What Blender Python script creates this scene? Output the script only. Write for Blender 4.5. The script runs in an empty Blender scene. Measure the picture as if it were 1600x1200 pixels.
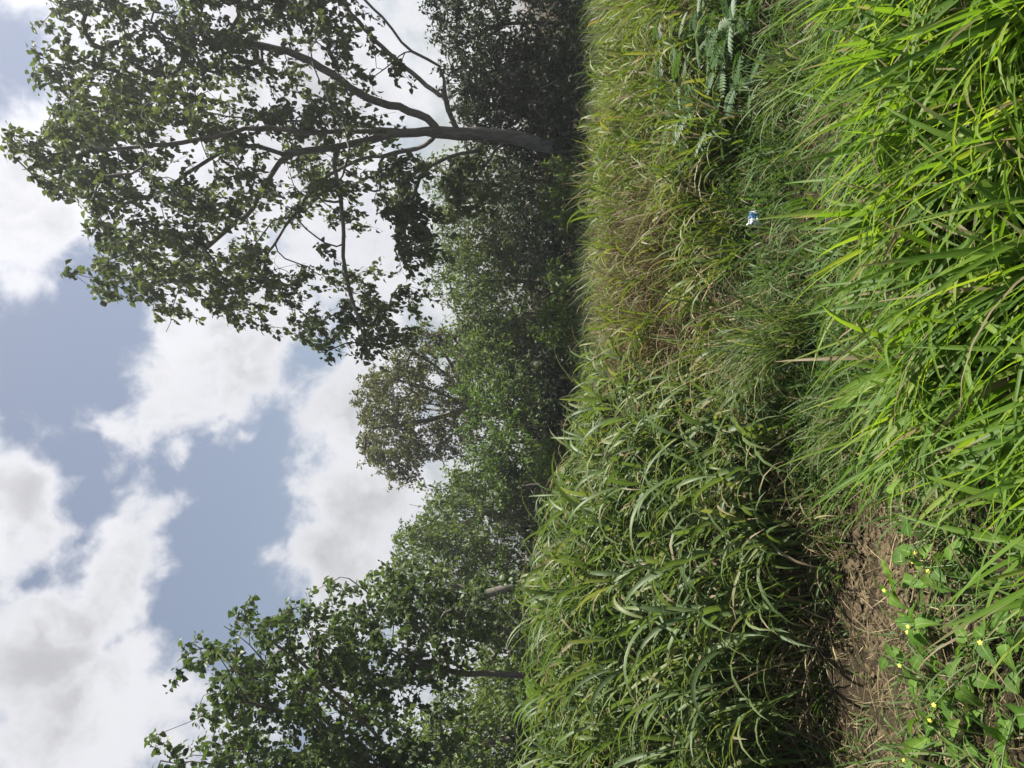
import bpy, math, random
import numpy as np
from mathutils import Vector, Matrix, noise as mnoise

random.seed(11)
RNG = np.random.default_rng(11)
R = math.radians
sc = bpy.context.scene
COL = sc.collection

# ------------------------------------------------------------------ camera
CAM_Z = 1.6
F = 1155.0                                   # focal length in photograph pixels (1600 across)
cam_d = bpy.data.cameras.new('camera')
cam_d.sensor_fit = 'HORIZONTAL'; cam_d.sensor_width = 36.0
cam_d.lens = 36.0 * F / 1600.0
cam_d.clip_start = 0.05; cam_d.clip_end = 2000
cam = bpy.data.objects.new('camera', cam_d); COL.objects.link(cam)
# the photograph was taken with the phone upright and is stored on its side: world up is picture left
m = Matrix(((0, 1, 0), (0, 0, -1), (-1, 0, 0))).to_4x4()
m.translation = (0, 0, CAM_Z)
cam.matrix_world = m
sc.camera = cam

# ------------------------------------------------------------------ light
SUN_AZ, SUN_EL = R(70), R(61)
sdir = Vector((math.sin(SUN_AZ)*math.cos(SUN_EL), math.cos(SUN_AZ)*math.cos(SUN_EL), math.sin(SUN_EL)))
sl = bpy.data.lights.new('sun', 'SUN'); sl.energy = 5.0; sl.angle = R(0.53); sl.color = (1.0, 0.95, 0.86)
so = bpy.data.objects.new('sun', sl); COL.objects.link(so)
so.rotation_euler = sdir.to_track_quat('Z', 'Y').to_euler(); so.location = (10, 10, 40)

sc.view_settings.view_transform = 'Standard'; sc.view_settings.look = 'None'
sc.view_settings.exposure = 1.1; sc.view_settings.gamma = 1.0
sc.view_settings.use_curve_mapping = False
sc.cycles.max_bounces = 5; sc.cycles.diffuse_bounces = 3; sc.cycles.glossy_bounces = 1
sc.cycles.transmission_bounces = 3; sc.cycles.transparent_max_bounces = 4
sc.cycles.use_denoising = True
sc.cycles.sample_clamp_indirect = 4.0

def direction(ix, iy):
    v = Vector(((600-iy)/F, 1.0, (800-ix)/F)); v.normalize(); return v

class NT:
    """small helper for node trees"""
    def __init__(s, tree): s.t = tree; s.n = tree.nodes; s.l = tree.links
    def add(s, typ, **kw):
        n = s.n.new(typ)
        for k, v in kw.items(): setattr(n, k, v)
        return n
    def put(s, sock, v):
        if hasattr(v, 'links'): s.l.new(v, sock)
        else: sock.default_value = v
    def math(s, op, a, b=0.0, c=0.0, clamp=False):
        n = s.add('ShaderNodeMath', operation=op, use_clamp=clamp)
        for i, v in enumerate((a, b, c)): s.put(n.inputs[i], v)
        return n.outputs[0]
    def vmath(s, op, a, b=(0, 0, 0), scale=None):
        n = s.add('ShaderNodeVectorMath', operation=op)
        s.put(n.inputs[0], a); s.put(n.inputs[1], b)
        if scale is not None: s.put(n.inputs['Scale'], scale)
        return n.outputs['Value'] if op in ('DISTANCE', 'DOT_PRODUCT', 'LENGTH') else n.outputs[0]
    def noise(s, vec, scale, detail=4, rough=0.55, dist=0.0):
        n = s.add('ShaderNodeTexNoise')
        if vec is not None: s.l.new(vec, n.inputs['Vector'])
        n.inputs['Scale'].default_value = scale; n.inputs['Detail'].default_value = detail
        n.inputs['Roughness'].default_value = rough; n.inputs['Distortion'].default_value = dist
        return n
    def ramp(s, fac, stops, interp='LINEAR'):
        n = s.add('ShaderNodeValToRGB'); n.color_ramp.interpolation = interp
        e = n.color_ramp.elements
        while len(e) < len(stops): e.new(0.5)
        for el, (p, c) in zip(e, stops): el.position = p; el.color = (*c, 1) if len(c) == 3 else c
        s.put(n.inputs[0], fac); return n.outputs[0]
    def maprange(s, v, a, b, c, d, smooth=False):
        n = s.add('ShaderNodeMapRange', interpolation_type='SMOOTHSTEP' if smooth else 'LINEAR')
        for i, x in enumerate((v, a, b, c, d)): s.put(n.inputs[i], x)
        return n.outputs[0]
    def mix(s, f, a, b, blend='MIX'):
        n = s.add('ShaderNodeMix', data_type='RGBA', blend_type=blend)
        s.put(n.inputs[0], f); s.put(n.inputs[6], a if hasattr(a, 'links') else (*a, 1)); s.put(n.inputs[7], b if hasattr(b, 'links') else (*b, 1))
        return n.outputs[2]

# ------------------------------------------------------------------ sky with broken cumulus
world = bpy.data.worlds.new('World'); sc.world = world; world.use_nodes = True
w = NT(world.node_tree); w.n.clear()
SKY = 0.05
out = w.add('ShaderNodeOutputWorld'); bg = w.add('ShaderNodeBackground'); bg.inputs[1].default_value = SKY
w.l.new(bg.outputs[0], out.inputs[0])
sky = w.add('ShaderNodeTexSky', sky_type='NISHITA'); sky.sun_disc = False
sky.sun_elevation = SUN_EL; sky.sun_rotation = SUN_AZ; sky.dust_density = 2.5; sky.air_density = 1.0; sky.ozone_density = 1.0
tc = w.add('ShaderNodeTexCoord'); D = tc.outputs['Generated']
wn = w.noise(D, 3.2, 5, 0.6)
off = w.vmath('SUBTRACT', wn.outputs['Color'], (0.5, 0.5, 0.5))
DW = w.vmath('ADD', D, w.vmath('SCALE', off, scale=0.16))
wn2 = w.noise(D, 13.0, 5, 0.6)
off2 = w.vmath('SUBTRACT', wn2.outputs['Color'], (0.5, 0.5, 0.5))
DW = w.vmath('ADD', DW, w.vmath('SCALE', off2, scale=0.06))
# cumulus heaps: direction as picture point, angular radius, strength (negative: open blue)
HEAPS = [(30,20,.10,.5),(55,95,.09,.6),(20,265,.17,1.0),(60,345,.12,.9),(15,420,.09,.8),(30,690,.09,.8),(60,760,.10,.9),(10,810,.10,.7),
 (330,480,.15,1.0),(300,525,.10,1.0),(400,545,.10,1.0),(240,490,.06,1.0),(430,470,.12,.9),(235,500,.05,.5),(270,600,.10,1.1),(195,655,.06,1.0),(350,610,.09,.9),
 (500,610,.07,.7),(475,690,.07,.9),(540,680,.13,1.1),(580,600,.10,1.0),(550,790,.14,1.1),(520,860,.10,1.0),(470,740,.06,.9),(500,860,.07,.8),(520,920,.08,.9),(425,870,.04,.8),(398,680,.035,1.0),(385,735,.03,.8),(300,700,.035,.8),(190,800,.03,.7),(345,665,.04,.8),
 (275,790,.065,1.0),(235,850,.08,1.0),(180,915,.08,1.0),(115,975,.08,.9),(50,1040,.10,1.0),(10,930,.06,.6),(90,900,.05,.6),(190,830,.03,.4),
 (215,1030,.08,.8),(120,1130,.13,1.0),(250,1120,.12,.8),(475,985,.05,.8),(590,550,.12,.9),(600,400,.16,.9),(500,420,.12,.8),
 (560,320,.14,.8),(500,190,.25,.9),(350,250,.22,.9),(200,180,.16,.9),(150,60,.12,.8),(450,90,.2,.9),(660,80,.10,.5),(720,700,.18,.6),(740,1000,.2,.6),
 (110,550,.13,-.9),(150,590,.08,-.8),(90,480,.05,-.5),(400,750,.10,-1.0),(345,850,.09,-1.1),(320,960,.07,-1.0),(380,920,.07,-.9),(340,710,.06,-.7),(160,760,.06,-.9),(140,840,.05,-.7),
 (440,960,.04,-.7),(180,1000,.03,-.4),(15,150,.07,-.8),(670,520,.04,-.6),(650,200,.07,-.4),(470,570,.04,-.6),(510,780,.02,-.0),(445,820,.05,-.9),(410,820,.06,-.9),(60,590,.09,-.9),(150,500,.06,-.8),(120,690,.05,-.9),(150,700,.05,-.8),(60,890,.03,-.7),(130,870,.045,-.8),(280,900,.035,-.7),(300,910,.05,-.8),(450,750,.03,-.7),(60,860,.035,-.5),(110,1050,.03,-.3)]
base = w.noise(DW, 2.3, 3, 0.5)
cover, opened = 0.0, 0.0
for ix, iy, r, k in HEAPS:
    dd = w.vmath('DISTANCE', DW, tuple(direction(ix, iy)))
    fall = w.maprange(dd, r*0.1, r*(1.6 if k > 0 else 1.3), min(1.0, abs(k)), 0.0)
    if k > 0: cover = w.math('MAXIMUM', fall, cover)
    else: opened = w.math('MAXIMUM', fall, opened)
acc = w.maprange(base.outputs[0], 0.3, 0.7, -0.02, 0.34)
acc = w.math('MULTIPLY_ADD', cover, 0.85, acc)
acc = w.math('MULTIPLY_ADD', opened, -0.55, acc)
fine = w.noise(D, 15.0, 7, 0.62, 0.25)
edge = w.math('ADD', acc, w.math('MULTIPLY', w.math('SUBTRACT', fine.outputs[0], 0.5), 1.05))
mask = w.maprange(edge, 0.36, 0.76, 0.0, 1.0, True)
thick = w.maprange(edge, 0.55, 1.2, 0.0, 1.0, True)
shade_n = w.noise(DW, 8.0, 5, 0.6)
sun_dot = w.vmath('DOT_PRODUCT', D, tuple(sdir))
glow = w.math('POWER', w.math('MAXIMUM', sun_dot, 0.0), 4.0)
shade = w.math('MULTIPLY', thick, w.maprange(shade_n.outputs[0], 0.36, 0.62, 0.0, 1.0, True))
lum = w.math('SUBTRACT', 0.78, w.math('MULTIPLY', shade, 0.28))
lum = w.math('ADD', lum, w.math('MULTIPLY', glow, 0.75))
lum = w.math('MULTIPLY', lum, 0.53/SKY)
cloud = w.vmath('SCALE', (0.955, 0.955, 1.0), scale=lum)
veil = w.math('ADD', w.math('MULTIPLY', mask, 0.83), 0.14)
w.l.new(w.mix(veil, sky.outputs[0], cloud), bg.inputs[0])
world.cycles.sampling_method = 'MANUAL'; world.cycles.sample_map_resolution = 512

# ------------------------------------------------------------------ materials
def new_mat(name):
    m = bpy.data.materials.new(name); m.use_nodes = True
    t = NT(m.node_tree); t.n.clear()
    o = t.add('ShaderNodeOutputMaterial'); return m, t, o

def leaf_mat(name, stops, trans=0.35, tcol=(1.25, 1.3, 0.5), rough=0.42, spec=0.5, dry=None, rib=0.0):
    """stops: leaf colours, picked by the per-leaf random number; dry: colour reached where the 'dry' attribute is 1"""
    m, t, o = new_mat(name)
    a = t.add('ShaderNodeAttribute', attribute_name='rnd')
    col = t.ramp(a.outputs['Fac'], stops)
    nz = t.noise(None, 9.0, 3, 0.6)
    tcn = t.add('ShaderNodeTexCoord'); t.l.new(tcn.outputs['Object'], nz.inputs['Vector'])
    col = t.mix(t.maprange(nz.outputs[0], 0.3, 0.7, 0.0, 0.35), col, t.mix(1.0, col, (0.72, 0.80, 0.55), 'MULTIPLY'))
    if dry is not None:
        d = t.add('ShaderNodeAttribute', attribute_name='dry')
        col = t.mix(d.outputs['Fac'], col, dry)
    if rib:
        ac = t.add('ShaderNodeAttribute', attribute_name='across')
        k = t.maprange(t.math('ABSOLUTE', ac.outputs['Fac']), 0.0, 0.16, rib, 0.0, True)
        col = t.mix(k, col, (0.30, 0.36, 0.16))
    p = t.add('ShaderNodeBsdfPrincipled'); t.l.new(col, p.inputs['Base Color'])
    p.inputs['Roughness'].default_value = rough; p.inputs['Specular IOR Level'].default_value = spec
    tr = t.add('ShaderNodeBsdfTranslucent')
    tcl = t.mix(1.0, col, tcol, 'MULTIPLY')
    if dry is not None: tcl = t.mix(d.outputs['Fac'], tcl, tuple(0.8*x for x in dry))
    t.l.new(tcl, tr.inputs[0])
    mx = t.add('ShaderNodeMixShader'); mx.inputs[0].default_value = trans
    t.l.new(p.outputs[0], mx.inputs[1]); t.l.new(tr.outputs[0], mx.inputs[2]); t.l.new(mx.outputs[0], o.inputs[0])
    return m

def bark_mat(name, c1, c2, scale=14):
    m, t, o = new_mat(name)
    tcn = t.add('ShaderNodeTexCoord'); mp = t.add('ShaderNodeMapping'); mp.inputs['Scale'].default_value = (1, 1, 0.22)
    t.l.new(tcn.outputs['Object'], mp.inputs[0])
    n = t.noise(mp.outputs[0], scale, 6, 0.65); n2 = t.noise(tcn.outputs['Object'], 2.2, 4, 0.6)
    col = t.mix(t.maprange(n.outputs[0], 0.35, 0.65, 0, 1), c1, c2)
    col = t.mix(t.maprange(n2.outputs[0], 0.55, 0.7, 0, 0.5), col, (0.13, 0.13, 0.10))
    p = t.add('ShaderNodeBsdfPrincipled'); t.l.new(col, p.inputs['Base Color']); p.inputs['Roughness'].default_value = 0.85
    b = t.add('ShaderNodeBump'); b.inputs['Strength'].default_value = 0.6; b.inputs['Distance'].default_value = 0.03
    t.l.new(n.outputs[0], b.inputs['Height']); t.l.new(b.outputs[0], p.inputs['Normal']); t.l.new(p.outputs[0], o.inputs[0])
    return m

def plain_mat(name, c, rough=0.7, spec=0.4, var=0.25, scale=20):
    m, t, o = new_mat(name)
    tcn = t.add('ShaderNodeTexCoord'); n = t.noise(tcn.outputs['Object'], scale, 4, 0.6)
    col = t.mix(t.maprange(n.outputs[0], 0.3, 0.7, 0, 1), tuple(x*(1-var) for x in c), tuple(min(1, x*(1+var)) for x in c))
    p = t.add('ShaderNodeBsdfPrincipled'); t.l.new(col, p.inputs['Base Color'])
    p.inputs['Roughness'].default_value = rough; p.inputs['Specular IOR Level'].default_value = spec
    t.l.new(p.outputs[0], o.inputs[0]); return m

def soil_mat():
    m, t, o = new_mat('soil')
    tcn = t.add('ShaderNodeTexCoord'); C = tcn.outputs['Object']
    n1 = t.noise(C, 2.5, 5, 0.6); n2 = t.noise(C, 38, 6, 0.7); n3 = t.noise(C, 140, 4, 0.7)
    col = t.mix(t.maprange(n2.outputs[0], 0.35, 0.68, 0, 1), (0.028, 0.022, 0.012), (0.10, 0.077, 0.045))
    col = t.mix(t.maprange(n3.outputs[0], 0.52, 0.72, 0, 0.7), col, (0.19, 0.14, 0.08))
    col = t.mix(t.maprange(n1.outputs[0], 0.5, 0.68, 0, 0.55), col, (0.045, 0.042, 0.018))
    p = t.add('ShaderNodeBsdfPrincipled'); t.l.new(col, p.inputs['Base Color']); p.inputs['Roughness'].default_value = 0.95
    p.inputs['Specular IOR Level'].default_value = 0.15
    h = t.math('ADD', n2.outputs[0], t.math('MULTIPLY', n3.outputs[0], 0.4))
    b = t.add('ShaderNodeBump'); b.inputs['Strength'].default_value = 1.0; b.inputs['Distance'].default_value = 0.05
    t.l.new(h, b.inputs['Height']); t.l.new(b.outputs[0], p.inputs['Normal']); t.l.new(p.outputs[0], o.inputs[0])
    return m

M = {}
M['soil'] = soil_mat()
M['bark_grey'] = bark_mat('bark_grey', (0.075, 0.068, 0.055), (0.17, 0.155, 0.13))
M['bark_brown'] = bark_mat('bark_brown', (0.055, 0.045, 0.032), (0.13, 0.11, 0.08))
M['big_leaf'] = leaf_mat('big_tree_leaf', [(0, (0.062, 0.085, 0.040)), (0.5, (0.098, 0.130, 0.056)), (0.85, (0.135, 0.170, 0.072)), (1, (0.170, 0.190, 0.085))], 0.36, (1.15, 1.2, 0.6), 0.55, 0.3)
M['left_leaf'] = leaf_mat('broad_tree_leaf', [(0, (0.050, 0.080, 0.030)), (0.5, (0.080, 0.125, 0.042)), (1, (0.125, 0.175, 0.060))], 0.34, (1.15, 1.2, 0.6), 0.48, 0.35)
M['shade_leaf'] = leaf_mat('shade_toned_leaf', [(0, (0.019, 0.031, 0.016)), (0.6, (0.034, 0.053, 0.023)), (1, (0.058, 0.082, 0.031))], 0.2, (1.15, 1.2, 0.6), 0.55, 0.3)  # backlit shade put into the leaf colour of the dark trees and shrubs
M['forest_leaf'] = leaf_mat('forest_leaf', [(0, (0.066, 0.105, 0.026)), (0.5, (0.105, 0.160, 0.036)), (1, (0.160, 0.215, 0.052))], 0.36, (1.15, 1.2, 0.6), 0.55, 0.3)
M['bright_leaf'] = leaf_mat('bright_bush_leaf', [(0, (0.058, 0.100, 0.026)), (0.5, (0.090, 0.150, 0.036)), (1, (0.130, 0.200, 0.050))], 0.38, (1.15, 1.2, 0.6), 0.55, 0.3)
M['olive_leaf'] = leaf_mat('olive_leaf', [(0, (0.085, 0.098, 0.038)), (0.5, (0.125, 0.138, 0.054)), (1, (0.175, 0.175, 0.078))], 0.32, (1.15, 1.2, 0.6), 0.55, 0.3)
M['pale_leaf'] = leaf_mat('pale_leaf', [(0, (0.075, 0.105, 0.040)), (0.5, (0.110, 0.150, 0.055)), (1, (0.155, 0.190, 0.075))], 0.38, (1.15, 1.2, 0.6), 0.55, 0.3)
GR_DRY = (0.27, 0.215, 0.125)
M['near_grass'] = leaf_mat('near_grass', [(0, (0.065, 0.135, 0.020)), (0.35, (0.115, 0.215, 0.026)), (0.75, (0.170, 0.275, 0.034)), (1, (0.250, 0.320, 0.060))], 0.55, (1.35, 1.3, 0.45), 0.5, 0.3, GR_DRY, 0.35)
M['tall_grass'] = leaf_mat('tall_grass', [(0, (0.060, 0.102, 0.032)), (0.5, (0.100, 0.155, 0.048)), (0.85, (0.140, 0.195, 0.066)), (1, (0.200, 0.220, 0.090))], 0.42, (1.2, 1.2, 0.55), 0.48, 0.36, GR_DRY, 0.30)
M['bank_grass'] = leaf_mat('bank_grass', [(0, (0.075, 0.120, 0.020)), (0.4, (0.115, 0.170, 0.028)), (0.8, (0.165, 0.210, 0.040)), (0.93, (0.230, 0.230, 0.070)), (1, (0.270, 0.200, 0.100))], 0.40, (1.2, 1.2, 0.5), 0.5, 0.32, GR_DRY, 0.2)
M['dry_grass'] = leaf_mat('dry_grass', [(0, (0.075, 0.048, 0.024)), (.5, (0.20, 0.158, 0.085)), (.85, (0.30, 0.245, 0.14)), (1, (0.38, 0.31, 0.20))], 0.18, (1, 1, 0.9), 0.7, 0.25)
M['weed'] = leaf_mat('weed_leaf', [(0, (0.055, 0.125, 0.018)), (.6, (0.095, 0.190, 0.026)), (1, (0.14, 0.24, 0.034))], 0.40, rough=0.6, spec=0.22, rib=0.5)
M['blue_weed'] = leaf_mat('grey_green_weed_leaf', [(0, (0.050, 0.100, 0.038)), (.6, (0.075, 0.140, 0.050)), (1, (0.11, 0.17, 0.075))], 0.34, rough=0.5, spec=0.35)
M['creeper'] = leaf_mat('creeper_leaf', [(0, (0.040, 0.090, 0.024)), (.6, (0.065, 0.130, 0.034)), (1, (0.10, 0.17, 0.05))], 0.34, rough=0.62, spec=0.2, rib=0.4)
M['banana'] = leaf_mat('banana_leaf', [(0, (0.060, 0.120, 0.030)), (1, (0.11, 0.19, 0.05))], 0.42, rough=0.35, rib=0.6)
M['path_grass'] = leaf_mat('path_grass', [(0, (0.045, 0.090, 0.018)), (.5, (0.075, 0.140, 0.026)), (1, (0.115, 0.18, 0.04))], 0.42, (1.25, 1.3, 0.5), 0.55, 0.3, GR_DRY)
M['stem'] = plain_mat('green_stem', (0.075, 0.12, 0.03), 0.5)
M['dry_stem'] = plain_mat('dry_stem', (0.30, 0.23, 0.14), 0.8, 0.25, 0.35, 60)
M['flower'] = plain_mat('yellow_petal', (0.55, 0.50, 0.08), 0.6)
M['white_film'] = plain_mat('white_plastic', (0.70, 0.74, 0.78), 0.28, 0.5, 0.12, 60)
M['blue_film'] = plain_mat('blue_plastic', (0.16, 0.38, 0.72), 0.3, 0.5, 0.3, 60)
M['clod'] = plain_mat('clod', (0.088, 0.067, 0.040), 0.95, 0.1, 0.45, 45)

# ------------------------------------------------------------------ helpers
def tag(o, label=None, cat=None, group=None, kind=None):
    if label: o['label'] = label
    if cat: o['category'] = cat
    if group: o['group'] = group
    if kind: o['kind'] = kind
    return o

def empty(name, loc, label, cat, group=None):
    o = bpy.data.objects.new(name, None); COL.objects.link(o); o.location = loc; o.empty_display_size = 0.1
    return tag(o, label, cat, group)

def raw_mesh(name, V, faces, mat, smooth=False, **attrs):
    """faces: list of (M,k) integer arrays"""
    V = np.asarray(V, dtype=np.float32).reshape(-1, 3)
    me = bpy.data.meshes.new(name)
    faces = [np.asarray(f, dtype=np.int32) for f in faces if len(f)]
    idx = np.concatenate([f.ravel() for f in faces]); cnt = np.concatenate([np.full(len(f), f.shape[1], np.int32) for f in faces])
    st = np.concatenate(([0], np.cumsum(cnt)[:-1])).astype(np.int32)
    me.vertices.add(len(V)); me.vertices.foreach_set('co', V.ravel())
    me.loops.add(len(idx)); me.loops.foreach_set('vertex_index', idx)
    me.polygons.add(len(cnt)); me.polygons.foreach_set('loop_start', st); me.polygons.foreach_set('loop_total', cnt)
    if smooth: me.polygons.foreach_set('use_smooth', np.ones(len(cnt), dtype=bool))
    me.update(calc_edges=True)
    for k, v in attrs.items():
        a = me.attributes.new(k, 'FLOAT', 'POINT'); a.data.foreach_set('value', np.asarray(v, dtype=np.float32))
    me.materials.append(mat)
    return me

def mesh_obj(name, me, parent=None, kind=None):
    o = bpy.data.objects.new(name, me); COL.objects.link(o)
    if parent is not None:
        o.parent = parent
        if parent.type == 'EMPTY': o.matrix_parent_inverse = Matrix.Translation(-parent.location) @ Matrix.Identity(4)
    if kind: o['kind'] = kind
    return o

def smoothstep(a, b, x):
    t = np.clip((x-a)/(b-a), 0, 1); return t*t*(3-2*t)

def wavy(x, y, f=1.0, s=0.0):
    return (np.sin(x*1.7*f+s)*np.cos(y*1.3*f+2*s) + 0.6*np.sin(x*3.1*f+y*2.3*f+s) + 0.4*np.cos(x*5.3*f-y*4.1*f+1.7*s))/2.0

def foot(x):
    return np.clip(3.75+0.27*(np.asarray(x)+2.0), 3.4, 5.4) + 0.12*np.sin(np.asarray(x)*2.1)

def height(x, y):
    x = np.asarray(x, float); y = np.asarray(y, float)
    f = foot(x)
    hb = 0.60 - 0.16*smoothstep(-1.8, 0.2, x) - 0.16*smoothstep(1.2, 3.6, x)
    s = smoothstep(-0.1, 2.3, y-f)
    h = s*hb
    h = h*(1-0.75*smoothstep(8.0, 12.0, y))
    h = h - 0.07*np.exp(-((y-f+0.55)/0.4)**2)
    near = np.exp(-((x/9.0)**2+(y/9.0)**2))
    h = h + near*(0.035*wavy(x, y, 1.6) + 0.012*wavy(x, y, 5.0, 1.0))
    h = h - 3.5*smoothstep(42.0, 120.0, np.hypot(x, y))
    return h

def P(ix, iy, Y):
    """the point at depth Y seen at picture point (ix, iy)"""
    return np.array([(600-iy)/F*Y, Y, CAM_Z+(800-ix)/F*Y])

# ------------------------------------------------------------------ ground
def grid_axis(lo, hi, fine_lo, fine_hi, fine, coarse_n):
    a = np.linspace(fine_lo, fine_hi, int((fine_hi-fine_lo)/fine))
    def out(lim, start, sgn):
        g = np.geomspace(fine*1.5, abs(lim-start), coarse_n); return start+sgn*g
    return np.concatenate([out(lo, fine_lo, -1)[::-1], a, out(hi, fine_hi, 1)])
gx = grid_axis(-300, 300, -3.2, 3.2, 0.022, 34); gy = grid_axis(-100, 400, 1.6, 5.6, 0.022, 40)
GX, GY = np.meshgrid(gx, gy)
GZ = height(GX, GY)
zz = np.array([mnoise.fractal(Vector((a*7, b*7, 0.3)), 0.8, 2.1, 4) if (abs(a) < 3.3 and 1.5 < b < 5.7) else 0.0 for a, b in zip(GX.ravel(), GY.ravel())]).reshape(GX.shape)
GZ = GZ + 0.026*zz
nx, ny = len(gx), len(gy)
I = np.arange(nx*ny).reshape(ny, nx)
Q = np.stack([I[:-1, :-1], I[:-1, 1:], I[1:, 1:], I[1:, :-1]], -1).reshape(-1, 4)
g = mesh_obj('ground', raw_mesh('ground', np.stack([GX, GY, GZ], -1), [Q], M['soil'], True)); tag(g, kind='structure')

# ------------------------------------------------------------------ blades, leaves, tubes (vectorised)
def blades(base, az, tilt, bend, L, W, seg=7, keel=True, twist=0.0, bpow=1.4, wprof='grass', dry=None, rnd=None, wind=None):
    """curved blades; az heading, tilt start angle from vertical, bend added to the tip. Returns V, quads, attributes"""
    n = len(base); t = np.linspace(0, 1, seg+1)
    az = np.broadcast_to(az, n); tilt = np.broadcast_to(tilt, n); bend = np.broadcast_to(bend, n); L = np.broadcast_to(L, n); W = np.broadcast_to(W, n)
    th = tilt[:, None] + bend[:, None]*t[None]**bpow
    ds = L[:, None]/seg
    mid = 0.5*(th[:, 1:]+th[:, :-1])
    r = np.concatenate([np.zeros((n, 1)), np.cumsum(np.sin(mid)*ds, 1)], 1)
    z = np.concatenate([np.zeros((n, 1)), np.cumsum(np.cos(mid)*ds, 1)], 1)
    side_k = RNG.normal(0, 0.10, n)[:, None]*L[:, None]*t[None]**2
    ca, sa = np.cos(az)[:, None], np.sin(az)[:, None]
    Pm = np.stack([base[:, 0:1]+ca*r-sa*side_k, base[:, 1:2]+sa*r+ca*side_k, base[:, 2:3]+z], -1)
    if wind is not None:
        Pm = Pm + np.asarray(wind)[None, None]*(L[:, None]*t[None]**2)[..., None]
    tw = (RNG.normal(0, 0.35, n)[:, None] + np.broadcast_to(twist, n)[:, None]*t[None])
    tangent = np.stack([ca*np.sin(th), sa*np.sin(th), np.cos(th)], -1)
    side = np.stack([-sa+0*th, ca+0*th, 0*th], -1)
    nrm = np.cross(tangent, side)
    sd = side*np.cos(tw)[..., None] + nrm*np.sin(tw)[..., None]
    nr = np.cross(tangent, sd)
    if wprof == 'grass': wp = np.clip((0.45+0.55*np.minimum(1, t/0.3))*(1-t**2.2)**0.9, 0.02, 1)
    else: wp = np.clip((1-t)**0.6, 0.05, 1)
    hw = 0.5*W[:, None]*wp[None]
    if keel:
        rows = np.stack([Pm-sd*hw[..., None]+nr*(hw*0.35)[..., None], Pm, Pm+sd*hw[..., None]+nr*(hw*0.35)[..., None]], 2); c = 3
    else:
        rows = np.stack([Pm-sd*hw[..., None], Pm+sd*hw[..., None]], 2); c = 2
    V = rows.reshape(-1, 3)
    idx = np.arange(n*(seg+1)*c).reshape(n, seg+1, c)
    q = np.stack([idx[:, :-1, :-1], idx[:, :-1, 1:], idx[:, 1:, 1:], idx[:, 1:, :-1]], -1).reshape(-1, 4)
    if rnd is None: rnd = RNG.random(n)
    rn = np.repeat(rnd, (seg+1)*c)
    if dry is None: dry = np.zeros(n)
    # dry: how far the browning reaches down from the tip (0 none, 1 all)
    dr = smoothstep(1.02-dry[:, None], 1.22-dry[:, None], t[None]+0*dry[:, None])
    dr = np.repeat(dr[:, :, None], c, 2).ravel()
    ac = np.tile(np.array([-1, 0, 1]) if c == 3 else np.array([-1, 1]), n*(seg+1))
    return V, q, dict(rnd=rn, dry=dr, across=ac)

def join(parts):
    Vs, Qs, at, o = [], [], {}, 0
    for V, q, a in parts:
        Vs.append(V); Qs.append(q+o); o += len(V)
        for k, v in a.items(): at.setdefault(k, []).append(v)
    return np.concatenate(Vs), np.concatenate(Qs), {k: np.concatenate(v) for k, v in at.items()}

def blade_obj(name, parts, mat, parent=None, kind=None):
    V, q, a = join(parts)
    return mesh_obj(name, raw_mesh(name, V, [q], mat, True, **a), parent, kind)

def leaves(base, d, up, L, W, rnd, fold=0.25, droop=0.25, fancy=False):
    """leaf blades: base point, direction, approximate upper side. 4 faces (fancy) or 2."""
    n = len(base)
    d = d/np.linalg.norm(d, axis=1, keepdims=True)
    s = np.cross(d, up); s /= (np.linalg.norm(s, axis=1, keepdims=True)+1e-9)
    u = np.cross(s, d)
    L = np.broadcast_to(L, n)[:, None]; W = np.broadcast_to(W, n)[:, None]
    b = base; tip = base+d*L-u*L*droop
    if fancy:
        m1 = base+d*L*0.35; m2 = base+d*L*0.7-u*L*droop*0.35
        l1 = m1-s*W*0.5+u*W*fold; r1 = m1+s*W*0.5+u*W*fold
        l2 = m2-s*W*0.36+u*W*fold*0.6; r2 = m2+s*W*0.36+u*W*fold*0.6
        V = np.stack([b, l1, m1, r1, l2, m2, r2, tip], 1).reshape(-1, 3)
        o = (np.arange(n)*8)[:, None]
        tr = np.concatenate([o+np.array([[0, 2, 1]]), o+np.array([[0, 3, 2]]), o+np.array([[4, 5, 7]]), o+np.array([[5, 6, 7]])])
        qd = np.concatenate([o+np.array([[1, 2, 5, 4]]), o+np.array([[2, 3, 6, 5]])])
        return V, [tr, qd], np.repeat(rnd, 8)
    mid = base+d*L*0.45
    l = mid-s*W*0.5+u*W*fold; r = mid+s*W*0.5+u*W*fold
    V = np.stack([b, l, tip, r], 1).reshape(-1, 3)
    o = (np.arange(n)*4)[:, None]
    tr = np.concatenate([o+np.array([[0, 2, 1]]), o+np.array([[0, 3, 2]])])
    return V, [tr], np.repeat(rnd, 4)

def tube(pts, rad, sides=7):
    pts = np.asarray(pts, float); rad = np.asarray(rad, float); k = len(pts)
    tg = np.gradient(pts, axis=0); tg /= (np.linalg.norm(tg, axis=1, keepdims=True)+1e-9)
    ref = np.array([0.31, 0.92, 0.2]); a = np.cross(tg, ref); a /= (np.linalg.norm(a, axis=1, keepdims=True)+1e-9)
    b = np.cross(tg, a)
    ang = np.linspace(0, 2*math.pi, sides, endpoint=False)
    V = pts[:, None]+rad[:, None, None]*(np.cos(ang)[None, :, None]*a[:, None]+np.sin(ang)[None, :, None]*b[:, None])
    i = np.arange(k*sides).reshape(k, sides); j = np.roll(i, -1, 1)
    q = np.stack([i[:-1], j[:-1], j[1:], i[1:]], -1).reshape(-1, 4)
    return V.reshape(-1, 3), q

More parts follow.
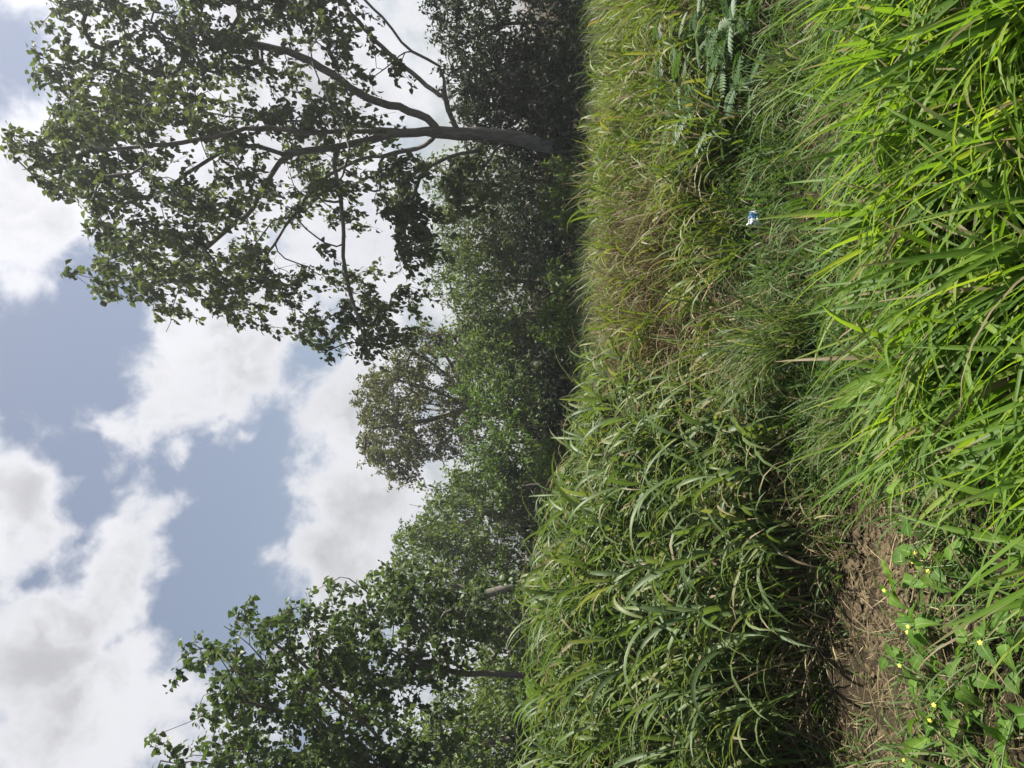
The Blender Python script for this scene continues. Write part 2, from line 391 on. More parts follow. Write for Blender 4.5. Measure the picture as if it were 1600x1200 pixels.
def tubes_mesh(name, lst, mat, sides=6):
    Vs, Qs, o = [], [], 0
    for pts, rad in lst:
        V, q = tube(pts, rad, sides); Vs.append(V); Qs.append(q+o); o += len(V)
    return raw_mesh(name, np.concatenate(Vs), [np.concatenate(Qs)], mat, True)

# ------------------------------------------------------------------ trees
def in_poly(pts, poly):
    x, y = pts[:, 0], pts[:, 1]; ins = np.zeros(len(pts), bool); n = len(poly); j = n-1
    for i in range(n):
        xi, yi = poly[i]; xj, yj = poly[j]
        c = ((yi > y) != (yj > y)) & (x < (xj-xi)*(y-yi)/((yj-yi) or 1e-9)+xi)
        ins ^= c; j = i
    return ins

def bunches(poly, n, Y, depth, holes, per, size=(0.34, 0.34, 0.42)):
    """crown points gathered in drooping bunches with open air between them"""
    c = crown_points(poly, n//per, Y, depth, holes)
    q = np.repeat(c, per, 0)+RNG.normal(0, 1, (len(c)*per, 3))*np.array(size)
    q[:, 2] -= 0.25*np.abs(RNG.normal(0, 1, len(q))); return q

def crown_points(poly, n, Y, depth, holes=(), power=0.6):
    """n points spread through the crown: outline given as picture points at the tree's own distance, with real depth"""
    poly = [tuple(p) for p in poly]; a = np.array(poly, float); lo, hi = a.min(0), a.max(0); c = a.mean(0); ext = (hi-lo)/2
    res = []
    while len(res) < n:
        q = lo+RNG.random((n*3, 2))*(hi-lo)
        q = q[in_poly(q, poly)]
        for hx, hy, hr in holes: q = q[((q[:, 0]-hx)**2+(q[:, 1]-hy)**2) > hr*hr]
        if not len(q): continue
        rr = np.clip(1-(((q-c)/ext)**2).sum(1), 0.08, 1)**power
        dy = (RNG.random(len(q))*2-1)*depth*rr
        for (ix, iy), e in zip(q, dy): res.append(P(ix, iy, Y)+np.array([0, e, 0]))
    return np.array(res[:n])

def densify(pts, step=0.22):
    pts = np.asarray(pts, float); res = [pts[0]]
    # Catmull-Rom through the given points
    pp = np.vstack([2*pts[0]-pts[1], pts, 2*pts[-1]-pts[-2]])
    for i in range(1, len(pp)-2):
        k = max(2, int(np.linalg.norm(pp[i+1]-pp[i])/step))
        for s in range(1, k+1):
            t = s/k
            res.append(0.5*((2*pp[i])+(-pp[i-1]+pp[i+1])*t+(2*pp[i-1]-5*pp[i]+4*pp[i+1]-pp[i+2])*t*t+(-pp[i-1]+3*pp[i]-3*pp[i+1]+pp[i+2])*t**3))
    return np.array(res)

def tree(name, label, cat, group, base, limbs, targets, leaf_m, bark_m, r_trunk=0.16, r_tip=0.006, leaf_L=0.13, leaf_W=0.075,
         n_leaf=40, spray=0.34, droop=0.35, fancy=False, n_limb_parts=8, sag=0.25, twigs=3, bare=0.0, wind=(0, 0, 0), drop=0.35, jit=0.11):
    root = empty(name, tuple(base), label, cat, group)
    pos, par, chains = [], [], []
    for k, pl in enumerate(limbs):
        p = densify(pl)
        if k == 0: prev = -1; start = 0
        else:
            dd = np.linalg.norm(np.array(pos)-p[0], axis=1); prev = int(np.argmin(dd)); start = 1
        ch = [] if prev < 0 else [prev]
        wob = RNG.normal(0, 0.012, (len(p), 3))
        for q in p[start:]+wob[start:]:
            pos.append(q); par.append(prev); prev = len(pos)-1; ch.append(prev)
        chains.append(ch)
    n_main = len(chains)
    N = np.array(pos); T = np.array(targets); tips = []
    low = N[:, 2] < base[2]+ (T[:, 2].min()-base[2])*0.55
    def cost(t, n):
        d = t[:, None]-n[None]; L = np.linalg.norm(d, axis=2)
        return L*(1+drop*np.clip(-d[..., 2]/(L+1e-6), 0, 1))
    C = cost(T, N)+low[None]*1.5
    best = C.argmin(1); bc = C.min(1); done = np.zeros(len(T), bool)
    for _ in range(len(T)):
        i = int(np.argmin(np.where(done, 1e9, bc))); done[i] = True
        j = int(best[i]); a = np.array(pos[j]); b = T[i]; Ld = np.linalg.norm(b-a)
        pd = a-np.array(pos[par[j]]) if par[j] >= 0 else np.array([0, 0, 1.0]); pd = pd/(np.linalg.norm(pd)+1e-9)
        cdir = 0.55*pd+0.45*(b-a)/(Ld+1e-9)+np.array([0, 0, sag])
        cpt = a+cdir/np.linalg.norm(cdir)*Ld*0.45
        k = max(2, int(Ld/0.2)); ch = [j]; prev = j; new = []
        for s in range(1, k+1):
            t = s/k; q = (1-t)**2*a+2*t*(1-t)*cpt+t*t*b+RNG.normal(0, 0.02, 3)*(1 if s < k else 0)
            pos.append(q); par.append(prev); prev = len(pos)-1; ch.append(prev); new.append(q)
        chains.append(ch); tips.append(prev)
        c2 = cost(T, np.array(new)); m2 = c2.min(1); upd = m2 < bc
        best[upd] = np.array(ch[1:])[c2.argmin(1)[upd]]; bc[upd] = m2[upd]
    cnt = np.zeros(len(pos))
    for t in tips: cnt[t] += 1
    for k in range(n_main): cnt[chains[k][-1]] += 1
    for i in range(len(pos)-1, -1, -1):
        if par[i] >= 0: cnt[par[i]] += cnt[i]
    POS = np.array(pos); PAR = np.array(par)
    expo = math.log(r_trunk/r_tip)/math.log(max(cnt.max(), 2))
    rad = r_tip*np.maximum(cnt, 1)**expo
    # trunk flare at the ground
    rad = rad*(1+0.5*np.exp(-np.clip(POS[:, 2]-base[2], 0, 9)/0.25)*(cnt > cnt.max()*0.8))
    def chain_tube(c):
        r = rad[c].copy()
        if len(c) > 1 and par[c[0]] is not None: r[0] = min(r[0], r[1]*1.25)
        return POS[c], r
    t_pts, t_rad = chain_tube(chains[0])
    V, q = tube(t_pts, t_rad, 12)
    mesh_obj('trunk', raw_mesh('trunk', V, [q], bark_m, True), root)
    for c in chains[1:n_main]:
        p_, r_ = chain_tube(c); V, q = tube(p_, r_, 8)
        mesh_obj('limb', raw_mesh('limb', V, [q], bark_m, True), root)
    rest = sorted(chains[n_main:], key=lambda c: -rad[c[1]]*len(c))
    for c in rest[:n_limb_parts]:
        p_, r_ = chain_tube(c); V, q = tube(p_, r_, 6)
        mesh_obj('branch', raw_mesh('branch', V, [q], bark_m, True), root)
    small = [chain_tube(c) for c in rest[n_limb_parts:]]
    # twigs and leaves at every tip
    S = POS[tips]; SD = S-POS[PAR[tips]]; SD /= (np.linalg.norm(SD, axis=1, keepdims=True)+1e-9)
    keep = RNG.random(len(S)) >= bare
    ends, lb, ld, lr = [], [], [], []
    wv = np.array(wind, float)
    for s, d, kp in zip(S, SD, keep):
        sr = RNG.random()
        for _ in range(twigs):
            e = d*0.7+RNG.normal(0, 0.75, 3)+wv; e /= np.linalg.norm(e)
            ln = spray*(0.6+0.8*RNG.random()); t = np.linspace(0, 1, 4)[:, None]
            pts = s+e*ln*t-np.array([0, 0, 1])*droop*ln*t**2
            small.append((pts, np.linspace(r_tip*0.8, r_tip*0.35, 4)))
            if not kp: continue
            nl = max(1, int(n_leaf/twigs*(0.6+0.8*RNG.random())))
            tt = RNG.random(nl)**0.7; tt = tt[:, None]
            lp = s+e*ln*tt-np.array([0, 0, 1])*droop*ln*tt**2+RNG.normal(0, spray*jit, (nl, 3))
            dd = RNG.normal(0, 0.7, (nl, 3))+e*0.4+np.array([0, 0, -droop])+wv
            lb.append(lp); ld.append(dd); lr.append(np.clip(0.55*sr+0.45*RNG.random(nl)+RNG.normal(0, .05, nl), 0, 1))
    if small: mesh_obj('twigs', tubes_mesh('twigs', small, bark_m, 4), root, 'stuff')
    lb = np.concatenate(lb); ld = np.concatenate(ld); lr = np.concatenate(lr); n = len(lb)
    up = np.array([0, 0, 1.0])+RNG.normal(0, 0.55, (n, 3))
    sz = 0.65+0.7*RNG.random(n)
    V, fs, rn = leaves(lb, ld, up, leaf_L*sz, leaf_W*sz, lr, 0.2, 0.2, fancy)
    mesh_obj('crown', raw_mesh('crown', V, fs, leaf_m, False, rnd=rn), root, 'stuff')
    return root

def gbase(x, y, dz=-0.05): return np.array([x, y, float(height(x, y))+dz])

# --- the big tree
BY = 16.0
def B(ix, iy, dy=0.0): return P(ix, iy, BY+dy)
b0 = gbase(B(920, 240)[0], BY)
big_limbs = [
 [b0, B(880, 232), B(840, 223), B(800, 215), B(750, 210), B(700, 208), B(650, 207), B(610, 210), B(560, 222), B(500, 233), B(440, 240), B(400, 228), B(360, 232), B(310, 260), B(250, 300), B(190, 320)],
 [B(640, 207), B(590, 200), B(540, 195,.3), B(500, 188,.6), B(430, 190,.9), B(380, 185,1.2), B(325, 175,1.4), B(250, 145,1.6), B(160, 120,1.8)],
 [B(600, 205), B(540, 205,-.4), B(480, 207,-.8), B(400, 200,-1.3), B(330, 215,-1.7), B(260, 225,-2.0), B(170, 235,-2.2)],
 [B(690, 205), B(667, 187), B(623, 167,.2), B(577, 153,.3), B(533, 127,.4), B(500, 105,.5), B(450, 80,.6), B(380, 65,.7), B(300, 37,.8), B(230, 0,.9), B(160, -50, 1)],
 [B(715, 205), B(700, 170,-.2), B(693, 150,-.3), B(688, 103,-.5), B(643, 80,-.7), B(597, 27,-.9), B(540, -30,-1.1)],
 [B(693, 152,-.3), B(677, 140,-.1), B(620, 93,.3), B(587, 63,.6), B(550, 23,.9), B(500, -30,1.2), B(430, -80,1.4)],
 [B(560, 222), B(530, 232,-.3), B(523, 260,-.6), B(530, 300,-.9), B(537, 350,-1.1), B(537, 400,-1.3), B(545, 450,-1.5), B(560, 500,-1.6), B(578, 555,-1.7)],
 [B(680, 207), B(663, 228,.3), B(617, 240,.6), B(567, 248,.9), B(517, 273,1.2), B(470, 320,1.5), B(430, 380,1.7), B(400, 440,1.8)],
 [B(450, 238), B(415, 285,.2), B(395, 325,.4), B(365, 350,.5), B(320, 390,.6), B(280, 450,.7), B(260, 520,.8)],
 [B(760, 212), B(750, 232,-.2), B(703, 245,-.5), B(663, 268,-.8), B(640, 320,-1.0), B(632, 380,-1.2)],
 [B(800, 215), B(775, 235,.3), B(745, 275,.6), B(720, 310,.8)],
]
big_poly = [(75,-170),(70,0),(75,110),(100,170),(95,240),(112,300),(112,370),(155,440),(215,490),(238,530),(300,548),(322,515),(385,512),(395,440),(440,430),(475,480),(495,535),(560,556),(598,480),(560,390),(545,310),(590,250),(620,215),(640,150),(610,110),(560,10),(480,-170)]
big_holes = [(300,235,16),(425,335,30),(430,400,34),(440,500,0),(575,325,34),(545,160,26),(620,60,30),(560,90,26),(460,40,34),(420,120,22),(150,200,14),(350,290,14),(235,265,14),(520,350,20),(330,470,12),(340,120,14),(500,60,20),(590,170,26),(400,60,16)]
bt = bunches(big_poly, 690, BY, 3.4, big_holes, 5, (.30, .34, .36))
bt = np.concatenate([bt, crown_points([(612,262),(640,258),(662,330),(660,375),(635,408),(618,390),(608,320)], 34, BY-1.0, .5),
                     crown_points([(20,205),(70,225),(110,260),(90,295),(55,285),(15,235)], 9, BY-2.0, .6),
                     crown_points([(700,245),(760,240),(760,330),(690,340)], 26, BY+.7, .7)])
tree('tall_tree', 'tall airy tree with dark forked trunk and spreading crown, tallest in view', 'tree', None, b0, big_limbs, bt, M['big_leaf'], M['bark_grey'],
     r_trunk=0.145, r_tip=0.007, leaf_L=0.125, leaf_W=0.09, n_leaf=48, spray=0.44, jit=0.10, droop=0.7, fancy=True, n_limb_parts=40, sag=0.15, twigs=3, bare=0.03, wind=(-0.25, 0, 0))

def simple_tree(name, label, group, iy, Y, tops, poly, n, leaf_m, bark='bark_brown', depth=2.2, holes=(), r=0.12, **kw):
    """trunk rising from the ground at picture row iy, forking to the listed picture points"""
    cat = kw.pop('cat', 'tree'); per = kw.pop('per', 0)
    x = (600-iy)/F*Y; b = gbase(x, Y)
    fork = kw.pop('fork', None)
    if fork is None: fork = P(800-0.35*(800-min(t[0] for t in tops)), iy+RNG.normal(0, 5), Y)
    else: fork = P(fork[0], fork[1], Y)
    mid = (b+fork)/2+np.array([RNG.normal(0, .08), RNG.normal(0, .08), 0])
    limbs = [[b, mid, fork, *(P(*t[:2], Y+(t[2] if len(t) > 2 else 0)) for t in tops[:1])]]
    for t in tops[1:]:
        e = P(*t[:2], Y+(t[2] if len(t) > 2 else RNG.normal(0, depth*0.4))); s = fork*(0.9-.15*RNG.random())+b*0.1; s = fork+(b-fork)*0.12*RNG.random()
        limbs.append([s, (s+e)/2+np.array([(e[0]-s[0])*0.12, 0, 0.05]), e])
    return tree(name, label, cat, group, b, limbs, bunches(poly, n, Y, depth, holes, per, (.24, .3, .28)) if per else crown_points(poly, n, Y, depth, holes), leaf_m, M[bark], r_trunk=r, **kw)

FG = 'trees of the wood behind the grass bank'
# left pair of broad-leaved trees (nearer)
simple_tree('broadleaf_tree', 'slender tree with grey trunk forking above the tall grass at left, broad dark green leaves', None, 1060, 12.5,
  [(500,985),(545,905,.4),(600,915,-.4),(590,1010,.6),(640,980,-.5),(560,1070,.4)],
  [(488,960),(480,1000),(500,1060),(520,1130),(600,1110),(640,1060),(700,1010),(745,985),(740,930),(690,950),(640,905),(600,905),(570,925),(548,888),(535,900),(545,930),(510,940)], 190, M['left_leaf'], 'bark_grey',
  per=4, depth=1.2, r=0.05, fork=(700,1047), leaf_L=0.095, leaf_W=0.075, n_leaf=36, spray=0.33, droop=0.4, fancy=True, wind=(-0.2, 0, 0), holes=[(665,1000,34),(695,1045,44),(640,950,16),(705,1085,34),(620,985,14)], r_tip=0.005, n_limb_parts=20)
simple_tree('broadleaf_tree', 'leafy dark green tree at the left edge with an upright spire of leaves', None, 1225, 10.0,
  [(350,975),(400,985,.3),(330,1080,-.3),(300,1180,.3),(450,1060,-.4),(520,1080,.5),(250,1190,.4)],
  [(335,968),(342,1000),(355,1045),(310,1095),(285,1140),(232,1185),(240,1330),(640,1330),(650,1200),(600,1140),(560,1090),(520,1050),(485,1062),(470,1000),(440,1030),(412,1022),(408,968),(375,962)], 420, M['left_leaf'], 'bark_brown',
  per=4, depth=1.2, r=0.075, fork=(600,1200), leaf_L=0.085, leaf_W=0.066, n_leaf=40, spray=0.26, droop=0.35, fancy=True, wind=(-0.2, 0, 0), holes=[(470,1030,14),(480,1085,22),(600,1170,18),(430,1110,10),(380,1100,9),(540,1130,14)], r_tip=0.005, n_limb_parts=20)
# dense dark trees under the tall tree, right
DG = 'dark trees behind the tall trunk'
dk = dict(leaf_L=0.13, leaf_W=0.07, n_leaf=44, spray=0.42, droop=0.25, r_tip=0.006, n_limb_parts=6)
simple_tree('dark_tree', 'dense tree with leaves coloured near-black for shade behind the tall trunk, at the right edge', DG, 40, 19.0, [(700,20),(690,80),(720,-40)], [(690,-130),(682,20),(688,70),(700,120),(760,150),(905,140),(915,-130)], 330, M['shade_leaf'], depth=2.2, **dk)
simple_tree('dark_tree', 'dense tree with leaves coloured dark for shade directly behind the tall trunk', DG, 170, 20.5, [(715,130),(720,200),(740,170)], [(715,105),(700,135),(712,190),(750,235),(905,245),(910,95),(760,90)], 260, M['shade_leaf'], depth=2.0, **dk)
simple_tree('dark_tree', 'dark leafy tree low beside the tall trunk, white sky in its gaps', DG, 290, 21.0, [(770,290),(790,250),(780,330)], [(775,245),(760,290),(775,340),(800,365),(905,360),(910,240)], 170, M['shade_leaf'], depth=1.8, holes=[(830,262,8),(850,305,12),(800,340,9)], **dk)
# the wood, right to left
fk = dict(per=3, leaf_L=0.15, leaf_W=0.075, n_leaf=46, spray=0.62, droop=0.3, r_tip=0.007, n_limb_parts=8)
simple_tree('wood_tree', 'pale green tree just left of the tall trunk, thin drooping outer branches', FG, 310, 26.0, [(690,270),(680,310),(700,360),(740,250)], [(672,262),(668,300),(690,345),(690,395),(760,420),(880,420),(890,235),(730,235)], 270, M['pale_leaf'], depth=2.6, holes=[(745,265,16),(760,300,10),(700,250,8)], **fk)
simple_tree('wood_tree', 'mid green tree with feathery top twigs left of the hanging spray', FG, 445, 27.0, [(680,410),(672,465),(690,500),(720,440)], [(690,390),(682,425),(668,440),(690,452),(668,470),(690,480),(700,520),(760,545),(890,545),(895,400),(760,390)], 330, M['forest_leaf'], depth=2.8, **fk)
simple_tree('round_tree', 'olive brown tree with round domed crown rising above the wood', None, 655, 30.0, [(590,620),(580,670),(610,590),(640,545),(640,720),(680,530),(660,640)],
  [(563,625),(566,690),(585,725),(600,745),(640,755),(650,735),(665,720),(720,720),(760,640),(740,560),(720,520),(680,515),(645,518),(625,560),(582,578)], 430, M['olive_leaf'], 'bark_brown', depth=3.0, r=0.17, fork=(735,640),
  leaf_L=0.14, leaf_W=0.085, n_leaf=42, spray=0.46, droop=0.15, r_tip=0.009, n_limb_parts=24, holes=[(650,645,15),(665,610,12),(680,655,13),(672,690,10),(690,570,10),(640,600,8),(625,665,8),(648,540,8)])
simple_tree('wood_tree', 'mid green tree in front of the round olive crown, right side', FG, 560, 26.0, [(740,540),(700,590),(760,590)], [(720,510),(705,560),(725,600),(760,640),(890,640),(895,500),(770,500)], 280, M['forest_leaf'], depth=2.4, **fk)
simple_tree('bright_tree', 'bright yellow-green bushy tree below the round olive crown', None, 690, 23.0, [(735,680),(760,640),(740,720),(800,700)], [(748,620),(722,670),(728,720),(760,760),(880,770),(890,650),(850,610),(790,600)], 270, M['bright_leaf'], depth=2.0, **fk)
simple_tree('wood_tree', 'grey green leafy tree left of the round olive crown, ragged top', FG, 810, 25.0, [(640,790),(635,850),(660,760),(680,880)], [(640,742),(632,770),(622,800),(628,860),(650,885),(700,890),(760,930),(845,930),(880,770),(760,745),(690,735)], 380, M['forest_leaf'], depth=2.6, holes=[(745,800,8),(690,800,6),(775,880,10),(760,910,12)], **fk)
simple_tree('sparse_tree', 'thin pale tree with sparse leaves between wood and left trees', None, 915, 20.0, [(605,880),(612,915),(620,950),(650,900),(660,960)], [(600,872),(605,905),(612,950),(650,985),(730,985),(760,930),(690,880),(640,880)], 80, M['pale_leaf'], 'bark_grey', depth=1.4, fork=(745,925), leaf_L=0.17, leaf_W=0.11, n_leaf=16, spray=0.38, droop=0.3, r_tip=0.006, n_limb_parts=20, bare=0.25)
simple_tree('wood_tree', 'green tree behind the slender grey trunk, filling under the left crowns', FG, 985, 22.0, [(760,960),(745,1000),(770,1030)], [(725,935),(700,965),(720,1000),(715,1045),(740,1075),(850,1060),(850,930),(780,925)], 150, M['forest_leaf'], depth=1.8, holes=[(775,945,10),(790,1010,8)], **fk)
simple_tree('wood_tree', 'green leafy tree low at the left edge behind the bank', FG, 1130, 19.0, [(650,1130),(680,1090),(640,1190)], [(745,1070),(690,1095),(640,1130),(630,1200),(630,1330),(850,1330),(850,1075),(760,1060)], 330, M['forest_leaf'], depth=2.0, holes=[(720,1085,10),(775,1120,9),(690,1180,10),(760,1075,12)], **fk)
simple_tree('slim_tree', 'slim dark trunk standing in the left wood', None, 1155, 16.0, [(700,1150),(690,1175),(720,1130)], [(690,1130),(680,1165),(700,1190),(740,1170),(740,1130)], 36, M['forest_leaf'], depth=.8, r=0.06, **dict(fk, n_leaf=26))

# undergrowth shrubs along the far side of the bank
SG = 'shrubs in the shade behind the bank'
sh = dict(leaf_L=0.12, leaf_W=0.065, n_leaf=40, spray=0.32, droop=0.2, r_tip=0.004, n_limb_parts=3, cat='shrub')
shrub_rows = [(60,15.5,855,'shade_leaf','right edge'),(160,14.8,850,'shade_leaf','right of the tall trunk'),(300,16.5,850,'forest_leaf','left of the tall trunk'),(400,17.5,845,'shade_leaf','below the feathery tree'),
 (490,16.0,850,'forest_leaf','behind the crest tuft'),(580,17.0,840,'shade_leaf','behind the brown dry grass'),(670,16.0,850,'shade_leaf','below the bright bushy tree'),(755,15.0,835,'forest_leaf','behind the start of the tall grass'),
 (850,14.0,825,'shade_leaf','below the ragged tree'),(950,13.5,815,'forest_leaf','beside the slender grey trunk'),(1110,13.0,810,'forest_leaf','beside the banana plant'),(1210,12.5,800,'shade_leaf','at the left edge')]
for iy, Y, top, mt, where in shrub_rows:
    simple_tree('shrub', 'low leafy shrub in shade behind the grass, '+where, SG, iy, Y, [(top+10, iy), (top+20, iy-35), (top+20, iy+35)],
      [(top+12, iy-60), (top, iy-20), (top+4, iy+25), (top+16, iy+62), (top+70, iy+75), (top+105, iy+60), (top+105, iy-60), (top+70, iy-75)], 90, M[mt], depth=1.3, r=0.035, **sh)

# ------------------------------------------------------------------ banana plant behind the bank
bp = gbase(P(800, 1085, 9.5)[0], 9.5)
bn = empty('banana_plant', tuple(bp), 'small banana plant with broad pale leaves peeping over tall grass at left', 'banana plant')
tp = P(862, 1088, 9.5)
V, q = tube(densify([bp, (bp+tp)/2, tp], .12), np.linspace(.07, .04, len(densify([bp, (bp+tp)/2, tp], .12))), 9)
mesh_obj('stem', raw_mesh('stem', V, [q], M['stem'], True), bn)
for az, ti, be, L_ in ((2.6, .3, 1.1, .7), (0.4, .4, 1.2, .6), (1.6, .5, 1.2, .6), (4.2, .35, 1.3, .65), (5.3, .55, 1.0, .6), (3.3, .7, .9, .6)):
    blade_obj('leaf', [blades(np.array([tp]), np.array([az]), ti, be, L_, .20, 10, True)], M['banana'], bn)

# ------------------------------------------------------------------ grass
def scatter(n, fx, fy):
    x = RNG.uniform(*fx, n); y = RNG.uniform(*fy, n); return x, y
WIND = math.pi          # grass leans to world -x (left when upright)

def culm_plants(x, y, H, n_leaf, leafL, leafW, lean, seg=7):
    """upright stalks with arching leaves along them -> (leaf parts, stalk tubes)"""
    n = len(x); z = height(x, y)-0.02
    base = np.stack([x, y, z], 1)
    az = RNG.uniform(0, 2*math.pi, n); ln = np.abs(RNG.normal(0, lean, n))
    dirx = np.cos(az)*ln-0.10; diry = np.sin(az)*ln-0.05
    lb, la, lt, lbend, lL, lW, ld, tubes = [], [], [], [], [], [], [], []
    for i in range(n):
        k = n_leaf+RNG.integers(-1, 3)
        f = np.sort(RNG.uniform(0.12, 1.0, k))
        top = np.array([dirx[i], diry[i], 1.0])*H[i]
        for j, t in enumerate(f):
            lb.append(base[i]+np.array([top[0]*t**1.6, top[1]*t**1.6, top[2]*t]))
            la.append(az[i]+(j % 2)*math.pi+RNG.normal(0, .7) if RNG.random() < .55 else RNG.normal(WIND+.4, .8))
            lt.append(abs(RNG.normal(.35, .16))); lbend.append(RNG.uniform(1.0, 2.8))
            lL.append(leafL*RNG.uniform(.55, 1.25)); lW.append(leafW*RNG.uniform(.6, 1.25))
            ld.append(0.0 if RNG.random() < .72 else RNG.uniform(.1, .6) if t > .25 else 1.2)
        tt = np.linspace(0, 1, 5)
        tubes.append((base[i]+np.stack([top[0]*tt**1.6, top[1]*tt**1.6, top[2]*tt], 1), np.linspace(.0045, .002, 5)))
    lb = np.array(lb)
    return blades(lb, np.array(la), np.array(lt), np.array(lbend), np.array(lL), np.array(lW), seg, True, dry=np.array(ld), bpow=1.3), tubes

# tall broad-bladed grass on the left bank: one uncountable mass
x, y = scatter(1500, (-4.6, 0.35), (3.5, 8.0))
f = foot(x); ok = (y > f-0.12+0.25*RNG.random(len(x))) & (x < 0.1+0.25*RNG.normal(0, 1, len(x))-0.02*(y-4)) & (y < f+3.4)
x, y = x[ok], y[ok]
H = (0.46+0.36*RNG.random(len(x)))*(1-0.5*smoothstep(-1.7, -0.1, x))*(0.75+0.25*smoothstep(0, .8, y-foot(x)))
part, tb = culm_plants(x, y, H, 7, .52, .032, .14)
tg = blade_obj('tall_grass', [part], M['tall_grass'], kind='stuff'); tag(tg, 'dense tall broad-bladed green grass covering the left bank', 'grass', kind='stuff')
mesh_obj('stalks', tubes_mesh('stalks', tb, M['stem'], 4), tg, 'stuff')
# finer basal blades inside it
n = 7000; x, y = scatter(n, (-4.6, 0.2), (3.5, 7.6)); ok = (y > foot(x)-0.05); x, y = x[ok], y[ok]; n = len(x)
part = blades(np.stack([x, y, height(x, y)-.01], 1), RNG.uniform(0, 2*math.pi, n), np.abs(RNG.normal(.2, .15, n)), RNG.uniform(.3, 1.8, n), RNG.uniform(.25, .75, n)*(1-.4*smoothstep(-1, .3, x)), RNG.uniform(.006, .014, n), 6, False,
              dry=np.where(RNG.random(n) < .3, RNG.uniform(.3, 1.2, n), 0), wind=(-.12, 0, 0))
o = blade_obj('basal_blades', [part], M['tall_grass'], tg, 'stuff')

# tufted sunny grass of the middle and right bank
def tufts(n_t, fx, fy, test, Lr, Wr, per, mat, name, label, spread=.07, dryp=.3, seg=6, lean=-.1, tilt=.22):
    x, y = scatter(n_t, fx, fy); ok = test(x, y); x, y = x[ok], y[ok]
    L0 = RNG.uniform(*Lr, len(x)); r0 = RNG.random(len(x))
    k = per; N = len(x)*k
    bx = np.repeat(x, k)+RNG.normal(0, spread, N); by = np.repeat(y, k)+RNG.normal(0, spread, N)
    L = np.repeat(L0, k)*RNG.uniform(.45, 1.15, N)
    az = np.arctan2(by-np.repeat(y, k), bx-np.repeat(x, k))+RNG.normal(0, .6, N)
    rn = np.clip(np.repeat(r0, k)*.6+RNG.random(N)*.4, 0, 1)
    p = blades(np.stack([bx, by, height(bx, by)-.01], 1), az, np.abs(RNG.normal(tilt, .17, N)), RNG.uniform(.3, 2.0, N), L, RNG.uniform(*Wr, N), seg, False,
               dry=np.where(RNG.random(N) < dryp, RNG.uniform(.15, 1.2, N), 0), rnd=rn, wind=(lean, -.02, 0))
    o = blade_obj(name, [p], mat, None, 'stuff'); return tag(o, label, 'grass', kind='stuff')
tufts(460, (-0.6, 6.5), (4.4, 8.6), lambda x, y: (y > foot(x)+.1) & (x > -0.5+.2*RNG.normal(0, 1, len(x))) & ~((x < 1.5) & (y > foot(x)+1.2) & (RNG.random(len(x)) < .75)), (.18, .72), (.009, .022), 36, M['bank_grass'], 'bank_grass', 'sunlit yellow-green tufted grass on the right bank', .08, .3)
tufts(210, (-.7, 1.5), (5.4, 7.6), lambda x, y: (y > foot(x)+1.0) & (y < foot(x)+2.8), (.3, .6), (.005, .010), 40, M['dry_grass'], 'dry_grass', 'brown dry grass along the crest of the bank', .10, 0)
# broader-bladed stalks scattered through the bank grass
x, y = scatter(420, (-.5, 6.0), (4.5, 8.0)); ok = (y > foot(x)+.25) & (y < foot(x)+3.0); x, y = x[ok], y[ok]
part, tb = culm_plants(x, y, .16+.26*RNG.random(len(x)), 6, .40, .022, .25)
bg_ = blade_obj('leafy_grass', [part], M['bank_grass'], kind='stuff'); tag(bg_, 'broader-bladed leafy grass scattered through the right bank', 'grass', kind='stuff')
mesh_obj('stalks', tubes_mesh('stalks', tb, M['stem'], 4), bg_, 'stuff')
# rough short grass on the path margins
def path_test(x, y):
    bare = np.exp(-(((x+.95)/.48)**2+((y-3.3)/.28)**2)) + np.exp(-(((x-.8)/.35)**2+((y-3.75)/.2)**2))*.6
    return RNG.random(len(x)) > bare*1.6
tufts(900, (-.9, 4.2), (2.6, 5.4), lambda x, y: path_test(x, y) & (y < foot(x)+.45) & (x > -.6), (.10, .34), (.006, .015), 22, M['path_grass'], 'path_grass', 'short dark green grass along the foot of the bank', .06, .10, 5, -.1, .4)
tufts(330, (-2.8, -.2), (1.9, 3.9), lambda x, y: path_test(x, y) & path_test(x, y), (.07, .30), (.005, .012), 18, M['path_grass'], 'path_grass', 'thin scattered grass at the edge of the bare soil', .06, .3, 5, -.1, .5)
# rough grass under and beyond the trees
tufts(700, (-9, 11), (7.5, 15), lambda x, y: y > foot(x)+2.6, (.3, .6), (.008, .016), 22, M['tall_grass'], 'wood_grass', 'rough shaded grass under the trees', .12, .15, 4)

# dead thatch and straw lying on the soil
n = 14000; x, y = scatter(n, (-2.8, 4.2), (1.7, 5.3)); ok = (y < foot(x)+.5) & (RNG.random(n) < np.where(x > -.4, .28, .9)); x, y = x[ok], y[ok]; n = len(x)
part = blades(np.stack([x, y, height(x, y)+.004+.02*RNG.random(n)], 1), RNG.uniform(0, 2*math.pi, n), RNG.uniform(1.35, 1.6, n), RNG.normal(.05, .25, n), RNG.uniform(.05, .26, n), RNG.uniform(.0015, .005, n), 4, False)
o = blade_obj('thatch', [part], M['dry_grass'], None, 'stuff'); tag(o, 'dead straw and thatch littering the trodden soil', 'thatch', kind='stuff')

